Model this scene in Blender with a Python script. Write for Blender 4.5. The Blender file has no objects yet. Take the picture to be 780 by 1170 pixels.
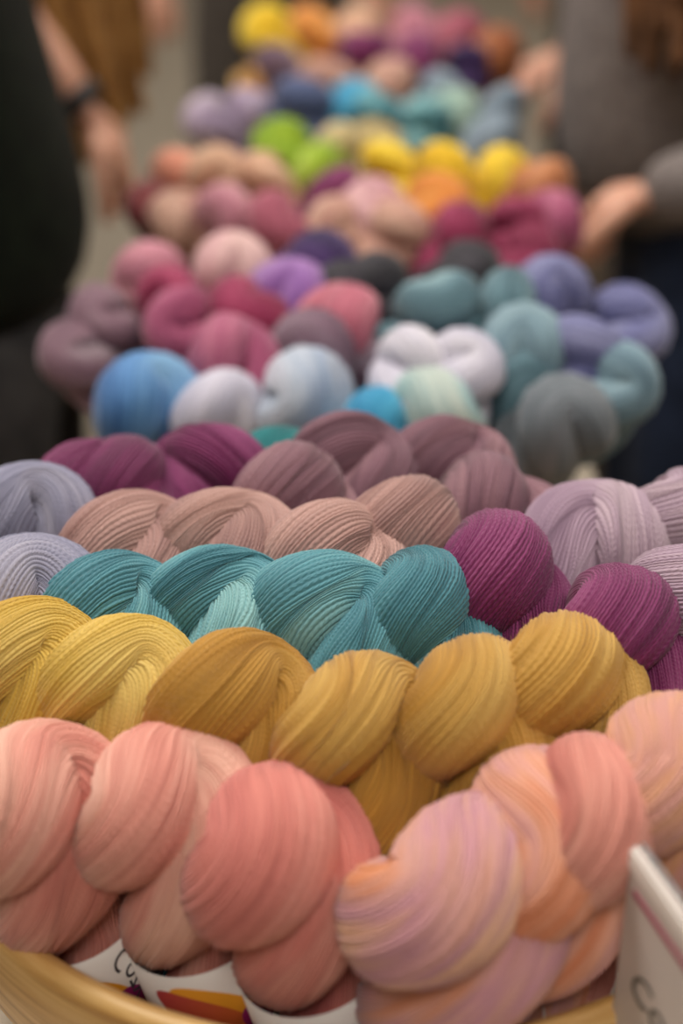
import bpy, math, random
import numpy as np
from mathutils import Matrix, Vector
SC=bpy.context.scene
COL=SC.collection
R_=math.radians
PITCH=R_(28.6); CAMZ=1.36; FPX=1625.0
def at(px,py,z):
    """point of the place at height z seen at a pixel of the photograph (used to read positions off the photo)"""
    xc=(px-390)/FPX; yc=(py-585)/FPX
    f=math.cos(PITCH)-yc*math.sin(PITCH); dn=math.sin(PITCH)+yc*math.cos(PITCH)
    t=(CAMZ-z)/dn
    return Vector((xc*t,f*t,z))
def lin(c):
    def g(v):
        v/=255.; return v/12.92 if v<=.04045 else ((v+.055)/1.055)**2.4
    return (g(c[0]),g(c[1]),g(c[2]),1)
def tag(o,label=None,cat=None,group=None,kind=None):
    if label: o['label']=label
    if cat: o['category']=cat
    if group: o['group']=group
    if kind: o['kind']=kind
    return o
# ------------------------------------------------------------------ materials
def newmat(name):
    m=bpy.data.materials.new(name); m.use_nodes=True
    nt=m.node_tree; b=nt.nodes['Principled BSDF']; return m,nt,b
def N(nt,t,**kw):
    n=nt.nodes.new(t)
    for k,v in kw.items(): setattr(n,k,v)
    return n
def math_(nt,op,a,b=None,c=None):
    n=N(nt,'ShaderNodeMath',operation=op)
    for i,v in enumerate((a,b,c)):
        if v is None: continue
        if isinstance(v,(int,float)): n.inputs[i].default_value=v
        else: nt.links.new(v,n.inputs[i])
    return n.outputs[0]
def mixc(nt,fac,a,b,blend='MIX'):
    n=N(nt,'ShaderNodeMix',data_type='RGBA',blend_type=blend)
    for i,v in ((0,fac),(6,a),(7,b)):
        if isinstance(v,(int,float,tuple)): n.inputs[i].default_value=v
        else: nt.links.new(v,n.inputs[i])
    return n.outputs[2]
NSTR=88
def yarn(name,cols,su=2.0,sv=7.0,streak=.22,sheen=.25,lohi=(.33,.67)):
    m,nt,b=newmat(name); L=nt.links
    uv=N(nt,'ShaderNodeUVMap'); sep=N(nt,'ShaderNodeSeparateXYZ'); L.new(uv.outputs[0],sep.inputs[0])
    u,v=sep.outputs[0],sep.outputs[1]
    oi=N(nt,'ShaderNodeObjectInfo'); rnd=math_(nt,'MULTIPLY',oi.outputs['Random'],37.0)
    a=math_(nt,'MULTIPLY',u,6.28318)
    cx=math_(nt,'MULTIPLY',math_(nt,'COSINE',a),su*.35); sx=math_(nt,'MULTIPLY',math_(nt,'SINE',a),su*.35)
    cb=N(nt,'ShaderNodeCombineXYZ'); L.new(math_(nt,'ADD',cx,rnd),cb.inputs[0]); L.new(sx,cb.inputs[1]); av=math_(nt,'MULTIPLY',v,6.28318); cv=math_(nt,'COSINE',av); sv_=math_(nt,'SINE',av); L.new(math_(nt,'MULTIPLY',cv,sv/6.28),cb.inputs[2])
    n1=N(nt,'ShaderNodeTexNoise',noise_dimensions='4D'); L.new(math_(nt,'MULTIPLY',sv_,sv/6.28),n1.inputs['W']); n1.inputs['Scale'].default_value=1; n1.inputs['Detail'].default_value=3; L.new(cb.outputs[0],n1.inputs['Vector'])
    # every strand its own shade
    cs=N(nt,'ShaderNodeCombineXYZ'); L.new(math_(nt,'ADD',math_(nt,'MULTIPLY',u,NSTR*1.0),rnd),cs.inputs[0]); L.new(math_(nt,'MULTIPLY',cv,2.6),cs.inputs[1]); L.new(math_(nt,'MULTIPLY',sv_,2.6),cs.inputs[2])
    n2=N(nt,'ShaderNodeTexNoise'); n2.inputs['Scale'].default_value=1; n2.inputs['Detail'].default_value=2; L.new(cs.outputs[0],n2.inputs['Vector'])
    f=math_(nt,'ADD',n1.outputs[0],math_(nt,'MULTIPLY',math_(nt,'SUBTRACT',n2.outputs[0],.5),streak))
    rp=N(nt,'ShaderNodeValToRGB'); L.new(f,rp.inputs[0]); els=rp.color_ramp.elements
    k=len(cols)
    while len(els)<k: els.new(.5)
    for i,c in enumerate(cols):
        els[i].position=lohi[0]+(lohi[1]-lohi[0])*i/max(1,k-1); els[i].color=lin(c)
    # fine dark/bright streaks
    col=mixc(nt,math_(nt,'MULTIPLY',math_(nt,'SUBTRACT',1.0,n2.outputs[0]),.30),rp.outputs[0],(.0,.0,.0,1),'MULTIPLY')
    L.new(col,b.inputs['Base Color'])
    b.inputs['Roughness'].default_value=.62; b.inputs['Specular IOR Level'].default_value=.3
    b.inputs['Sheen Weight'].default_value=sheen; b.inputs['Sheen Roughness'].default_value=.45
    # the plies twist round each strand
    ph=math_(nt,'ADD',math_(nt,'ADD',math_(nt,'MULTIPLY',v,330.0*6.283),math_(nt,'MULTIPLY',u,NSTR*6.283)),math_(nt,'MULTIPLY',n2.outputs[0],30.0))
    bp=N(nt,'ShaderNodeBump'); bp.inputs['Strength'].default_value=.3; bp.inputs['Distance'].default_value=.0005
    L.new(math_(nt,'SINE',ph),bp.inputs['Height']); L.new(bp.outputs[0],b.inputs['Normal'])
    return m
def cloth(name,c,c2=None,scale=60,rough=.85,bump=.0015,sheen=.03):
    m,nt,b=newmat(name); L=nt.links
    tc=N(nt,'ShaderNodeTexCoord'); n=N(nt,'ShaderNodeTexNoise'); n.inputs['Scale'].default_value=scale; n.inputs['Detail'].default_value=4
    L.new(tc.outputs['Object'],n.inputs['Vector'])
    rp=N(nt,'ShaderNodeValToRGB'); L.new(n.outputs[0],rp.inputs[0]); rp.color_ramp.elements[0].position=.35; rp.color_ramp.elements[1].position=.65
    rp.color_ramp.elements[0].color=lin(c); rp.color_ramp.elements[1].color=lin(c2 or c)
    L.new(rp.outputs[0],b.inputs['Base Color']); b.inputs['Roughness'].default_value=rough; b.inputs['Sheen Weight'].default_value=sheen; b.inputs['Specular IOR Level'].default_value=.15
    bp=N(nt,'ShaderNodeBump'); bp.inputs['Strength'].default_value=.5; bp.inputs['Distance'].default_value=bump
    L.new(n.outputs[0],bp.inputs['Height']); L.new(bp.outputs[0],b.inputs['Normal'])
    return m
def plain(name,c,rough=.5,**kw):
    m,nt,b=newmat(name); b.inputs['Base Color'].default_value=lin(c); b.inputs['Roughness'].default_value=rough
    for k,v in kw.items(): b.inputs[k.replace('_',' ')].default_value=v
    return m
def bamboo(name):
    m,nt,b=newmat(name); L=nt.links
    tc=N(nt,'ShaderNodeTexCoord'); sp=N(nt,'ShaderNodeSeparateXYZ'); L.new(tc.outputs['Object'],sp.inputs[0])
    ang=math_(nt,'ARCTAN2',sp.outputs[1],sp.outputs[0])
    r=math_(nt,'SQRT',math_(nt,'ADD',math_(nt,'POWER',sp.outputs[0],2.0),math_(nt,'POWER',sp.outputs[1],2.0)))
    # grain running round the bowl, slowly climbing
    cb=N(nt,'ShaderNodeCombineXYZ'); L.new(math_(nt,'MULTIPLY',ang,1.6),cb.inputs[0]); L.new(math_(nt,'ADD',math_(nt,'MULTIPLY',sp.outputs[2],170.0),math_(nt,'MULTIPLY',ang,2.2)),cb.inputs[1]); L.new(math_(nt,'MULTIPLY',r,170.0),cb.inputs[2])
    n=N(nt,'ShaderNodeTexNoise'); n.inputs['Scale'].default_value=1; n.inputs['Detail'].default_value=5; L.new(cb.outputs[0],n.inputs['Vector'])
    cb2=N(nt,'ShaderNodeCombineXYZ'); L.new(math_(nt,'MULTIPLY',ang,9.0),cb2.inputs[0]); L.new(math_(nt,'MULTIPLY',sp.outputs[2],700.0),cb2.inputs[1]); L.new(math_(nt,'MULTIPLY',r,700.0),cb2.inputs[2])
    n2=N(nt,'ShaderNodeTexNoise'); n2.inputs['Scale'].default_value=1; n2.inputs['Detail'].default_value=2; L.new(cb2.outputs[0],n2.inputs['Vector'])
    f=math_(nt,'ADD',math_(nt,'MULTIPLY',n.outputs[0],.8),math_(nt,'MULTIPLY',n2.outputs[0],.25))
    rp=N(nt,'ShaderNodeValToRGB'); L.new(f,rp.inputs[0]); e=rp.color_ramp.elements
    e[0].position=.33; e[0].color=lin((158,108,52)); e[1].position=.66; e[1].color=lin((224,186,124))
    x=e.new(.5); x.color=lin((204,158,92))
    L.new(rp.outputs[0],b.inputs['Base Color']); b.inputs['Roughness'].default_value=.42
    bp=N(nt,'ShaderNodeBump'); bp.inputs['Strength'].default_value=.15; bp.inputs['Distance'].default_value=.0006; L.new(f,bp.inputs['Height']); L.new(bp.outputs[0],b.inputs['Normal'])
    return m
def paper(name):
    """white band with a sunset of petals; UV in centimetres round the band (x) and along it (y)"""
    m,nt,b=newmat(name); L=nt.links
    uv=N(nt,'ShaderNodeUVMap')
    def ell(cx,cy,rot,rx,ry):
        mp=N(nt,'ShaderNodeMapping',vector_type='TEXTURE'); L.new(uv.outputs[0],mp.inputs[0])
        mp.inputs['Location'].default_value=(cx,cy,0); mp.inputs['Rotation'].default_value=(0,0,R_(rot)); mp.inputs['Scale'].default_value=(rx,ry,1)
        vm=N(nt,'ShaderNodeVectorMath',operation='LENGTH'); L.new(mp.outputs[0],vm.inputs[0])
        return math_(nt,'LESS_THAN',vm.outputs['Value'],1.0),mp.outputs[0]
    col=lin((236,230,224))
    k0,_=ell(-.75,.35,-38,2.5,1.1); col=mixc(nt,k0,col,lin((232,158,42)))
    k1,c1=ell(-1.5,-.1,-38,2.7,1.1)
    g=N(nt,'ShaderNodeSeparateXYZ'); L.new(c1,g.inputs[0])
    grad=N(nt,'ShaderNodeValToRGB'); L.new(math_(nt,'ADD',math_(nt,'MULTIPLY',g.outputs[0],.5),.5),grad.inputs[0])
    grad.color_ramp.elements[0].color=lin((176,60,66)); grad.color_ramp.elements[1].color=lin((212,108,44))
    col=mixc(nt,k1,col,grad.outputs[0])
    k2,_=ell(1.2,-1.2,-55,1.0,.8); col=mixc(nt,k2,col,lin((150,20,104)))
    k3,_=ell(2.9,1.9,50,1.4,.5); col=mixc(nt,k3,col,lin((150,18,84)))
    L.new(col,b.inputs['Base Color']); b.inputs['Roughness'].default_value=.5
    return m
# ------------------------------------------------------------------ mesh helpers
def link(name,me,mat=None,parent=None):
    o=bpy.data.objects.new(name,me); COL.objects.link(o)
    if mat is not None and not me.materials: me.materials.append(mat)
    if parent is not None: o.parent=parent
    return o
def pydata(name,V,F,smooth=True):
    me=bpy.data.meshes.new(name); me.from_pydata([tuple(v) for v in V],[],F); me.update()
    if smooth: me.polygons.foreach_set('use_smooth',[True]*len(F))
    return me
def lathe(prof,n=128,closed=True):
    V=[];F=[];k=len(prof)
    for i in range(n):
        a=2*math.pi*i/n
        for r,z in prof: V.append((r*math.cos(a),r*math.sin(a),z))
    for i in range(n):
        for j in range(k if closed else k-1):
            j2=(j+1)%k; i2=(i+1)%n
            F.append((i*k+j,i2*k+j,i2*k+j2,i*k+j2))
    return V,F
def box(V,F,c,s,M=None):
    n=len(V)
    for dx in(-1,1):
        for dy in(-1,1):
            for dz in(-1,1):
                p=Vector((c[0]+dx*s[0]/2,c[1]+dy*s[1]/2,c[2]+dz*s[2]/2)); V.append(tuple(M@p if M else p))
    for f in((0,1,3,2),(4,6,7,5),(0,4,5,1),(2,3,7,6),(0,2,6,4),(1,5,7,3)): F.append(tuple(n+i for i in f))
def bevel(o,w=.002,seg=2):
    b=o.modifiers.new('b','BEVEL'); b.width=w; b.segments=seg; return o
def eval_mesh(o,name):
    dg=bpy.context.evaluated_depsgraph_get(); dg.update()
    me=bpy.data.meshes.new_from_object(o.evaluated_get(dg)); me.name=name; return me
def skin(name,pts,edges,radii,sub=2,root=0,smooth_iter=0):
    """grow one continuous skin over a skeleton of joints"""
    me=bpy.data.meshes.new(name+'_rig'); me.from_pydata([tuple(p) for p in pts],edges,[]); me.update()
    o=bpy.data.objects.new(name+'_rig',me); COL.objects.link(o)
    md=o.modifiers.new('s','SKIN'); md.use_smooth_shade=True; md.branch_smoothing=.3
    for i,r in enumerate(radii):
        sv=me.skin_vertices[0].data[i]; sv.radius=(r,r) if isinstance(r,(int,float)) else r; sv.use_root=(i==root)
    ss=o.modifiers.new('u','SUBSURF'); ss.levels=sub; ss.render_levels=sub
    out=eval_mesh(o,name); bpy.data.objects.remove(o); bpy.data.meshes.remove(me)
    out.polygons.foreach_set('use_smooth',[True]*len(out.polygons))
    return out
def snoise(seed, n, *coords):
    r=np.random.RandomState(seed); o=0
    for i in range(n):
        k=[r.randint(-3,4) for _ in coords]; 
        if not any(k): k[0]=1
        o=o+np.cos(sum(kk*c for kk,c in zip(k,coords))+r.rand()*6.28)*r.normal()
    return o/math.sqrt(n)
def hank_arrays(seed, L=.19, d=.0135, R=.0165, head=.45, fat=.0, turns=.9, hand=1, nstr=52, vps=4, rings=150, amp=.00042, loose=1., ply=2, waist=.12, wpos=.55, wlen=.2):
    """closed twisted loop of yarn; apex of the head at the origin, tail towards -Z"""
    rng=np.random.RandomState(seed)
    leg=L-2*d; per=2*math.pi*d+2*leg
    s=np.linspace(0,1,rings,endpoint=False)*per
    # start at head apex going to +x leg
    a1=math.pi*d/2
    x=np.zeros(rings);t=np.zeros(rings)
    for i,q in enumerate(s):
        if q<a1: al=q/d; x[i]=d*math.sin(al); t[i]=d*(1-math.cos(al))
        elif q<a1+leg: x[i]=d; t[i]=d+q-a1
        elif q<a1+leg+2*a1: al=(q-a1-leg)/d; x[i]=d*math.cos(al); t[i]=d+leg+d*math.sin(al)
        elif q<a1*3+2*leg: x[i]=-d; t[i]=d+leg-(q-a1*3-leg)
        else: al=(q-a1*3-2*leg)/d; x[i]=-d*math.cos(al); t[i]=d*(1-math.sin(al))
    dist=np.minimum(s,per-s)                # distance from the head apex
    sgn=np.where(s<per/2,s,s-per)
    phi=hand*2*math.pi*turns*(t/L)
    wst=np.exp(-(np.abs(t-L*wpos)/(L*wlen))**(6 if waist>.3 else 3))
    x=x*(1+.35*np.exp(-((t-L*.08)/.02)**2)-waist*wst)
    C=np.stack([x*np.cos(phi),x*np.sin(phi),-t],1)
    th0=np.arange(rings)*2*math.pi/rings
    for k in range(3): C[:,k]+=.0012*loose*snoise(seed+k,4,th0)
    # smooth
    for _ in range(2): C=(np.roll(C,1,0)+2*C+np.roll(C,-1,0))/4
    T=np.roll(C,-1,0)-np.roll(C,1,0); T/=np.linalg.norm(T,axis=1)[:,None]
    N=np.zeros_like(C); n=np.array([0,1.,0]); n-=T[0]*n.dot(T[0]); n/=np.linalg.norm(n); N[0]=n
    for i in range(1,rings):
        n=N[i-1]-T[i]*N[i-1].dot(T[i]); N[i]=n/np.linalg.norm(n)
    n=N[-1]-T[0]*N[-1].dot(T[0]); B0=np.cross(T[0],N[0]); ang=math.atan2(n.dot(B0),n.dot(N[0]))
    B=np.cross(T,N)
    M=nstr*vps
    th=np.arange(M)*2*math.pi/M
    TH,SS=np.meshgrid(th,th0)               # rings x M
    off=-ang*np.arange(rings)/rings + hand*2*math.pi*ply*np.arange(rings)/rings
    rad=R*(1+head*np.exp(-((sgn-fat)/.030)**2)-waist*.62*wst+.12*np.exp(-((t-L)/.02)**2))
    wander=.10*loose*snoise(seed+11,8,TH,SS*2)+.05*loose*snoise(seed+12,8,TH*2,SS*4)+.018*loose*snoise(seed+13,10,TH*5,SS*7)
    A=TH+off[:,None]+wander
    ridge=np.abs(np.cos(np.arange(M)*math.pi/vps))[None,:]**1.0
    xx=((np.arange(M)%vps)/vps); xx=np.minimum(xx,1-xx)*2; ridge=np.sqrt(np.maximum(0,1-xx**2))[None,:]
    sid=((np.arange(M)+vps//2)//vps)%nstr; sh=rng.rand(nstr); ph=rng.rand(nstr)*6.28; fr=rng.randint(1,5,nstr)
    lift=(sh[sid]-.5)[None,:]*1.1+.55*np.sin(fr[sid][None,:]*SS+ph[sid][None,:])
    # strand index belongs to peak: shift half a strand
    rr=rad[:,None]*(1+.035*loose*snoise(seed+5,6,TH,SS*2))+amp*(ridge*1.35+lift*.62)
    P=C[:,None,:]+rr[:,:,None]*(np.cos(A)[:,:,None]*N[:,None,:]+np.sin(A)[:,:,None]*B[:,None,:])
    # shift of indices at the seam
    sh_i=int(round((-ang+hand*2*math.pi*ply)/(2*math.pi)*M)) 
    V=P.reshape(-1,3)
    i=np.arange(rings)[:,None]; j=np.arange(M)[None,:]
    j2=(j+1)%M
    ni=(i+1)%rings
    # last ring joins ring 0 with rotation ang (total off at full turn = -ang+2pi ply)
    wrap=(i==rings-1)
    def idx(ii,jj): return ii*M+jj
    rot=0
    a=idx(i,j+0*i); b=idx(i,j2+0*i); c=idx(ni,np.where(wrap,(j2-rot)%M,j2)); dd=idx(ni,np.where(wrap,(j-rot)%M,j))
    F=np.stack([a,b,c,dd],-1).reshape(-1,4)
    uu=np.stack([j/M+0*i,(j+1)/M+0*i,(j+1)/M+0*i,j/M+0*i],-1).reshape(-1)
    vv=np.stack([i/rings+0*j,i/rings+0*j,(i+1)/rings+0*j,(i+1)/rings+0*j],-1).reshape(-1)
    return V,F,uu,vv,per
def mesh_np(name,V,F,uu=None,vv=None,smooth=True):
    me=bpy.data.meshes.new(name)
    me.vertices.add(len(V)); me.vertices.foreach_set('co',np.asarray(V,dtype=np.float32).ravel())
    me.loops.add(F.size); me.loops.foreach_set('vertex_index',F.ravel().astype(np.int32))
    me.polygons.add(len(F)); me.polygons.foreach_set('loop_start',np.arange(0,F.size,4,dtype=np.int32))
    me.update(calc_edges=True)
    if uu is not None:
        uv=me.uv_layers.new(name='UVMap'); uv.data.foreach_set('uv',np.stack([uu,vv],1).astype(np.float32).ravel())
    me.polygons.foreach_set('use_smooth',np.full(len(F),smooth)); me.validate(); me.update()
    return me

def add_fuzz(V,F,uu,vv,seed,n):
    """loose wool fibres standing off the strands"""
    rng=np.random.RandomState(seed+99)
    k=F[rng.randint(0,len(F),n)]; a,b,c=V[k[:,0]],V[k[:,1]],V[k[:,3]]
    nr=np.cross(b-a,c-a); nr/=np.linalg.norm(nr,axis=1)[:,None]+1e-12
    tg=c-a; tg/=np.linalg.norm(tg,axis=1)[:,None]+1e-12
    bt=np.cross(nr,tg)
    L=rng.uniform(.0018,.0048,n)[:,None]; sg=rng.choice([-1,1],n)[:,None]; lean=rng.uniform(.2,1.1,n)[:,None]; sd=rng.normal(0,.6,n)[:,None]
    d=nr*lean+tg*sg*.8+bt*sd; d/=np.linalg.norm(d,axis=1)[:,None]
    p0=a; p1=a+d*L*.5; p2=a+d*L*.85-nr*L*rng.uniform(-.1,.3,n)[:,None]+bt*L*rng.normal(0,.25,n)[:,None]
    w=np.cross(d,rng.normal(0,1,(n,3))); w/=np.linalg.norm(w,axis=1)[:,None]; w*=.00003
    P=np.stack([p0-w,p0+w,p1-w,p1+w,p2-w*.6,p2+w*.6],1).reshape(-1,3)
    base=len(V)+6*np.arange(n)[:,None]
    f1=base+np.array([0,1,3,2]); f2=base+np.array([2,3,5,4]); NF=np.stack([f1,f2],1).reshape(-1,4)
    idx=rng.randint(0,len(F),n)
    u0=np.repeat(rng.rand(n),8); v0=np.repeat(rng.rand(n),8)
    return np.concatenate([V,P]),np.concatenate([F,NF]),np.concatenate([uu,u0]),np.concatenate([vv,v0])
# ------------------------------------------------------------------ hanks
GOLD='gold'
VAR={}
def variant(key):
    if key in VAR: return VAR[key]
    # key: (hi/lo, seed, hand, waist type)
    res,seed,hand,lab=key
    rng=random.Random(seed*7+3)
    kw=dict(turns=rng.uniform(1.4,1.55),hand=hand,head=rng.uniform(.32,.44),fat=rng.uniform(-.012,.022),R=.0202,d=.0158,ply=1,loose=1.7,L=.19)
    if lab: kw.update(L=.195,waist=.34,wpos=.565,wlen=.165,loose=1.3,head=rng.uniform(.34,.40),turns=1.8,R=.0226,d=.0178)
    kw.update(nstr=88,vps=6,amp=.00098)
    if lab and seed in (4,5): kw.update(d=.0205,R=.0200,L=.182)
    if res=='lo': kw.update(nstr=30,vps=4,rings=84,amp=.0007)
    V,F,uu,vv,per=hank_arrays(seed,**kw)
    if res=='hi' and seed>10: V,F,uu,vv=add_fuzz(V,F,uu,vv,seed,4200)
    me=mesh_np('yarn_twist',V,F,uu,vv); me.materials.append(YM['coral'])
    VAR[key]=me
    return me
def hank_matrix(P,az,tilt,roll,s,anchor):
    M=Matrix.Rotation(R_(az+90),4,'Z')@Matrix.Rotation(-R_(90-tilt),4,'X')@Matrix.Rotation(R_(roll),4,'Z')@Matrix.Diagonal((s,s,s,1))
    o=M@Vector((0,0,-anchor))
    return Matrix.Translation(P-o)@M
def band_mesh(t0,t1,r,ang0,ell=1.0,n=72):
    """paper band round the hank: a thin closed sleeve with thickness; UV in cm, u=0 at ang0"""
    V=[];F=[];UV=[]
    rings=[(r,-t0),(r,-(t0*.5+t1*.5)),(r,-t1),(r-.0006,-t1),(r-.0006,-t0)]
    k=len(rings)
    for i in range(n+1):
        a=2*math.pi*i/n-math.pi
        for rr,z in rings: V.append((rr*math.cos(a+ang0),rr*ell*math.sin(a+ang0),z))
    me_f=[];uvs=[]
    for i in range(n):
        for j in range(k):
            j2=(j+1)%k
            F.append((i*k+j,i*k+j2,(i+1)*k+j2,(i+1)*k+j))
            for (ii,jj) in ((i,j),(i,j2),(i+1,j2),(i+1,j)):
                uvs.append(((2*math.pi*ii/n-math.pi)*r*100,(rings[jj][1]+(t0+t1)/2)*100))
    me=pydata('paper_label',V,F); uv=me.uv_layers.new(name='UVMap')
    for i,c in enumerate(uvs): uv.data[i].uv=c
    # merge the seam
    return me
def text_mesh(s,size,ext=.0,shear=0.3):
    cu=bpy.data.curves.new('t','FONT'); cu.body=s; cu.size=size; cu.shear=shear; cu.extrude=ext; cu.resolution_u=4
    o=bpy.data.objects.new('t',cu); COL.objects.link(o); me=eval_mesh(o,'lettering'); bpy.data.objects.remove(o); bpy.data.curves.remove(cu)
    return me
ROWS=[]
def place(x,y,z,az,tilt,roll,s,seed,hand,colour,label,group,res='hi',lab=False,anchor=.028,lroll=None):
    me=variant((res,seed,hand,lab))
    o=bpy.data.objects.new('yarn_hank',me); COL.objects.link(o)
    o.matrix_world=hank_matrix(Vector((x,y,z)),az,tilt,roll,s,anchor)
    o.material_slots[0].link='OBJECT'; o.material_slots[0].material=YM[colour]
    tag(o,label,'yarn',group)
    if lab:
        # the printed side of the band faces out of the bowl
        face=(o.matrix_world.to_3x3().inverted()@Vector((0,-.55,.8))); a0=math.atan2(face.y,face.x)+(lroll or 0)
        co_=np.empty(len(me.vertices)*3,dtype=np.float32); me.vertices.foreach_get('co',co_); co_=co_.reshape(-1,3); k_=(co_[:,2]<-.087)&(co_[:,2]>-.137)
        r=float(np.hypot(co_[k_,0],co_[k_,1]).max())+.0008
        b=link('paper_label',band_mesh(.082,.139,r,a0),MAT['paper'],o)
        t=text_mesh('Cozy',.017)
        for v in t.vertices:
            x,y=v.co.x,v.co.y
            ang=a0+.55-(y)/r; 
            v.co=((r+.0003)*math.cos(ang),(r+.0003)*math.sin(ang),-.086-x)
        t.materials.append(MAT['ink']); link('lettering',t,None,b)
    return o
# ---- colours
YM={}
def mk(k,*cols,**kw): YM[k]=yarn(k.replace('_',' ')+' yarn',[tuple(c) for c in cols],**kw)
mk('coral',(202,116,104),(226,152,136),(238,188,168))
mk('coral_deep',(196,104,98),(222,136,124),(234,168,152))
mk('peach',(226,140,98),(232,168,140),(214,156,156),(236,178,130),su=2.6,sv=9)
mk('mauve_peach',(232,150,96),(222,166,152),(206,148,160),(236,184,150),su=2.6,sv=9)
mk('apricot',(236,150,90),(232,170,126),(220,160,150),(234,172,112),su=2.4,sv=8)
mk('yellow',(192,148,44),(214,176,74),(228,196,108))
mk('gold',(172,122,40),(196,146,58),(208,166,84))
mk('teal',(62,122,136),(92,154,166),(140,190,192))
mk('magenta',(84,18,64),(122,34,92),(146,64,114))
mk('lavender',(118,118,144),(148,147,170),(172,168,184))
mk('lilac',(150,122,144),(178,152,170),(196,174,184))
mk('rosebeige',(150,112,108),(182,142,134),(200,160,150))
mk('mauve',(98,64,78),(132,92,106),(152,112,120))
mk('magenta_soft',(104,32,78),(142,56,108),(164,82,126))
mk('blue',(50,96,158),(88,140,196),(124,170,210))
mk('white_lav',(192,190,210),(214,210,226),(226,222,232))
mk('pale_blue',(150,168,196),(190,200,216),(206,206,220))
mk('bright_blue',(30,130,176),(66,164,204),(110,190,214))
mk('aqua_pale',(120,166,172),(160,194,196),(196,206,196))
mk('slate_teal',(72,104,116),(106,142,154),(140,172,180))
mk('slate_grey',(96,104,112),(124,132,140),(150,150,156))
mk('steel',(92,120,136),(126,156,170),(152,178,188))
mk('pinkmag',(140,50,90),(172,84,120),(188,110,136))
mk('crimson',(122,22,62),(152,40,84),(176,70,104))
mk('plum',(92,66,84),(124,94,112),(160,142,156))
mk('mauvegrey',(110,78,94),(142,110,124),(160,142,150))
mk('rose',(160,74,96),(192,104,124),(206,134,146))
mk('violetblue',(78,82,132),(110,112,160),(138,140,180))
mk('pink',(186,116,138),(212,142,158),(222,168,176))
mk('palepink',(206,150,160),(226,176,180),(236,196,192))
mk('purple',(48,26,78),(80,50,112),(104,80,140))
mk('violet',(120,70,148),(154,104,176),(176,136,190))
mk('black',(26,24,32),(44,40,50),(66,60,68))
mk('salmon',(222,130,104),(238,158,130),(240,176,150))
mk('blush',(214,160,130),(230,184,152),(238,200,170))
mk('dustbeige',(192,140,126),(214,166,146),(224,186,164))
mk('brownred',(104,40,44),(140,62,66),(168,110,96))
mk('brightyellow',(226,176,10),(246,206,30),(250,222,80))
mk('orange',(222,130,46),(236,156,70),(240,180,100))
mk('rust',(160,90,50),(190,118,72),(206,144,100))
mk('lime',(124,160,20),(164,196,40),(190,214,90))
mk('straw',(168,146,92),(196,176,124),(214,198,150))
mk('deepteal',(10,96,104),(24,124,128),(60,150,148))
mk('mint',(150,182,168),(178,204,190),(200,214,202))
mk('greyblue',(120,140,160),(150,168,184),(180,190,198))
mk('navy',(44,56,90),(74,88,128),(104,116,156))
mk('lightviolet',(150,130,160),(176,158,182),(196,180,196))
MAT={'paper':paper('printed paper'),'ink':plain('ink',(60,55,60),.6)}
# ---- setting
fm,nt,b=newmat('concrete floor')
tc=N(nt,'ShaderNodeTexCoord'); nn=N(nt,'ShaderNodeTexNoise'); nn.inputs['Scale'].default_value=1.3; nn.inputs['Detail'].default_value=8; nt.links.new(tc.outputs['Object'],nn.inputs['Vector'])
rp=N(nt,'ShaderNodeValToRGB'); rp.color_ramp.elements[0].color=lin((112,102,88)); rp.color_ramp.elements[1].color=lin((134,124,108)); nt.links.new(nn.outputs[0],rp.inputs[0]); nt.links.new(rp.outputs[0],b.inputs['Base Color']); b.inputs['Roughness'].default_value=.6
wallm=cloth('plaster wall',(196,188,174),(204,196,184),scale=8,bump=.0005,sheen=0)
X0,X1,Y0,Y1,H=-4,4,-3,10,3.4
def slab(name,c,s,m):
    V=[];F=[];box(V,F,c,s); o=link(name,pydata(name,V,F,False),m); tag(o,kind='structure'); return o
slab('floor',((X0+X1)/2,(Y0+Y1)/2,-.05),(X1-X0+.4,Y1-Y0+.4,.1),fm)
slab('ceiling',((X0+X1)/2,(Y0+Y1)/2,H+.05),(X1-X0+.4,Y1-Y0+.4,.1),wallm)
slab('wall_left',(X0-.1,(Y0+Y1)/2,H/2),(.2,Y1-Y0+.4,H),wallm)
slab('wall_right',(X1+.1,(Y0+Y1)/2,H/2),(.2,Y1-Y0+.4,H),wallm)
slab('wall_back',(0,Y1+.1,H/2),(X1-X0,.2,H),wallm)
slab('wall_front',(0,Y0-.1,H/2),(X1-X0,.2,H),wallm)
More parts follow.
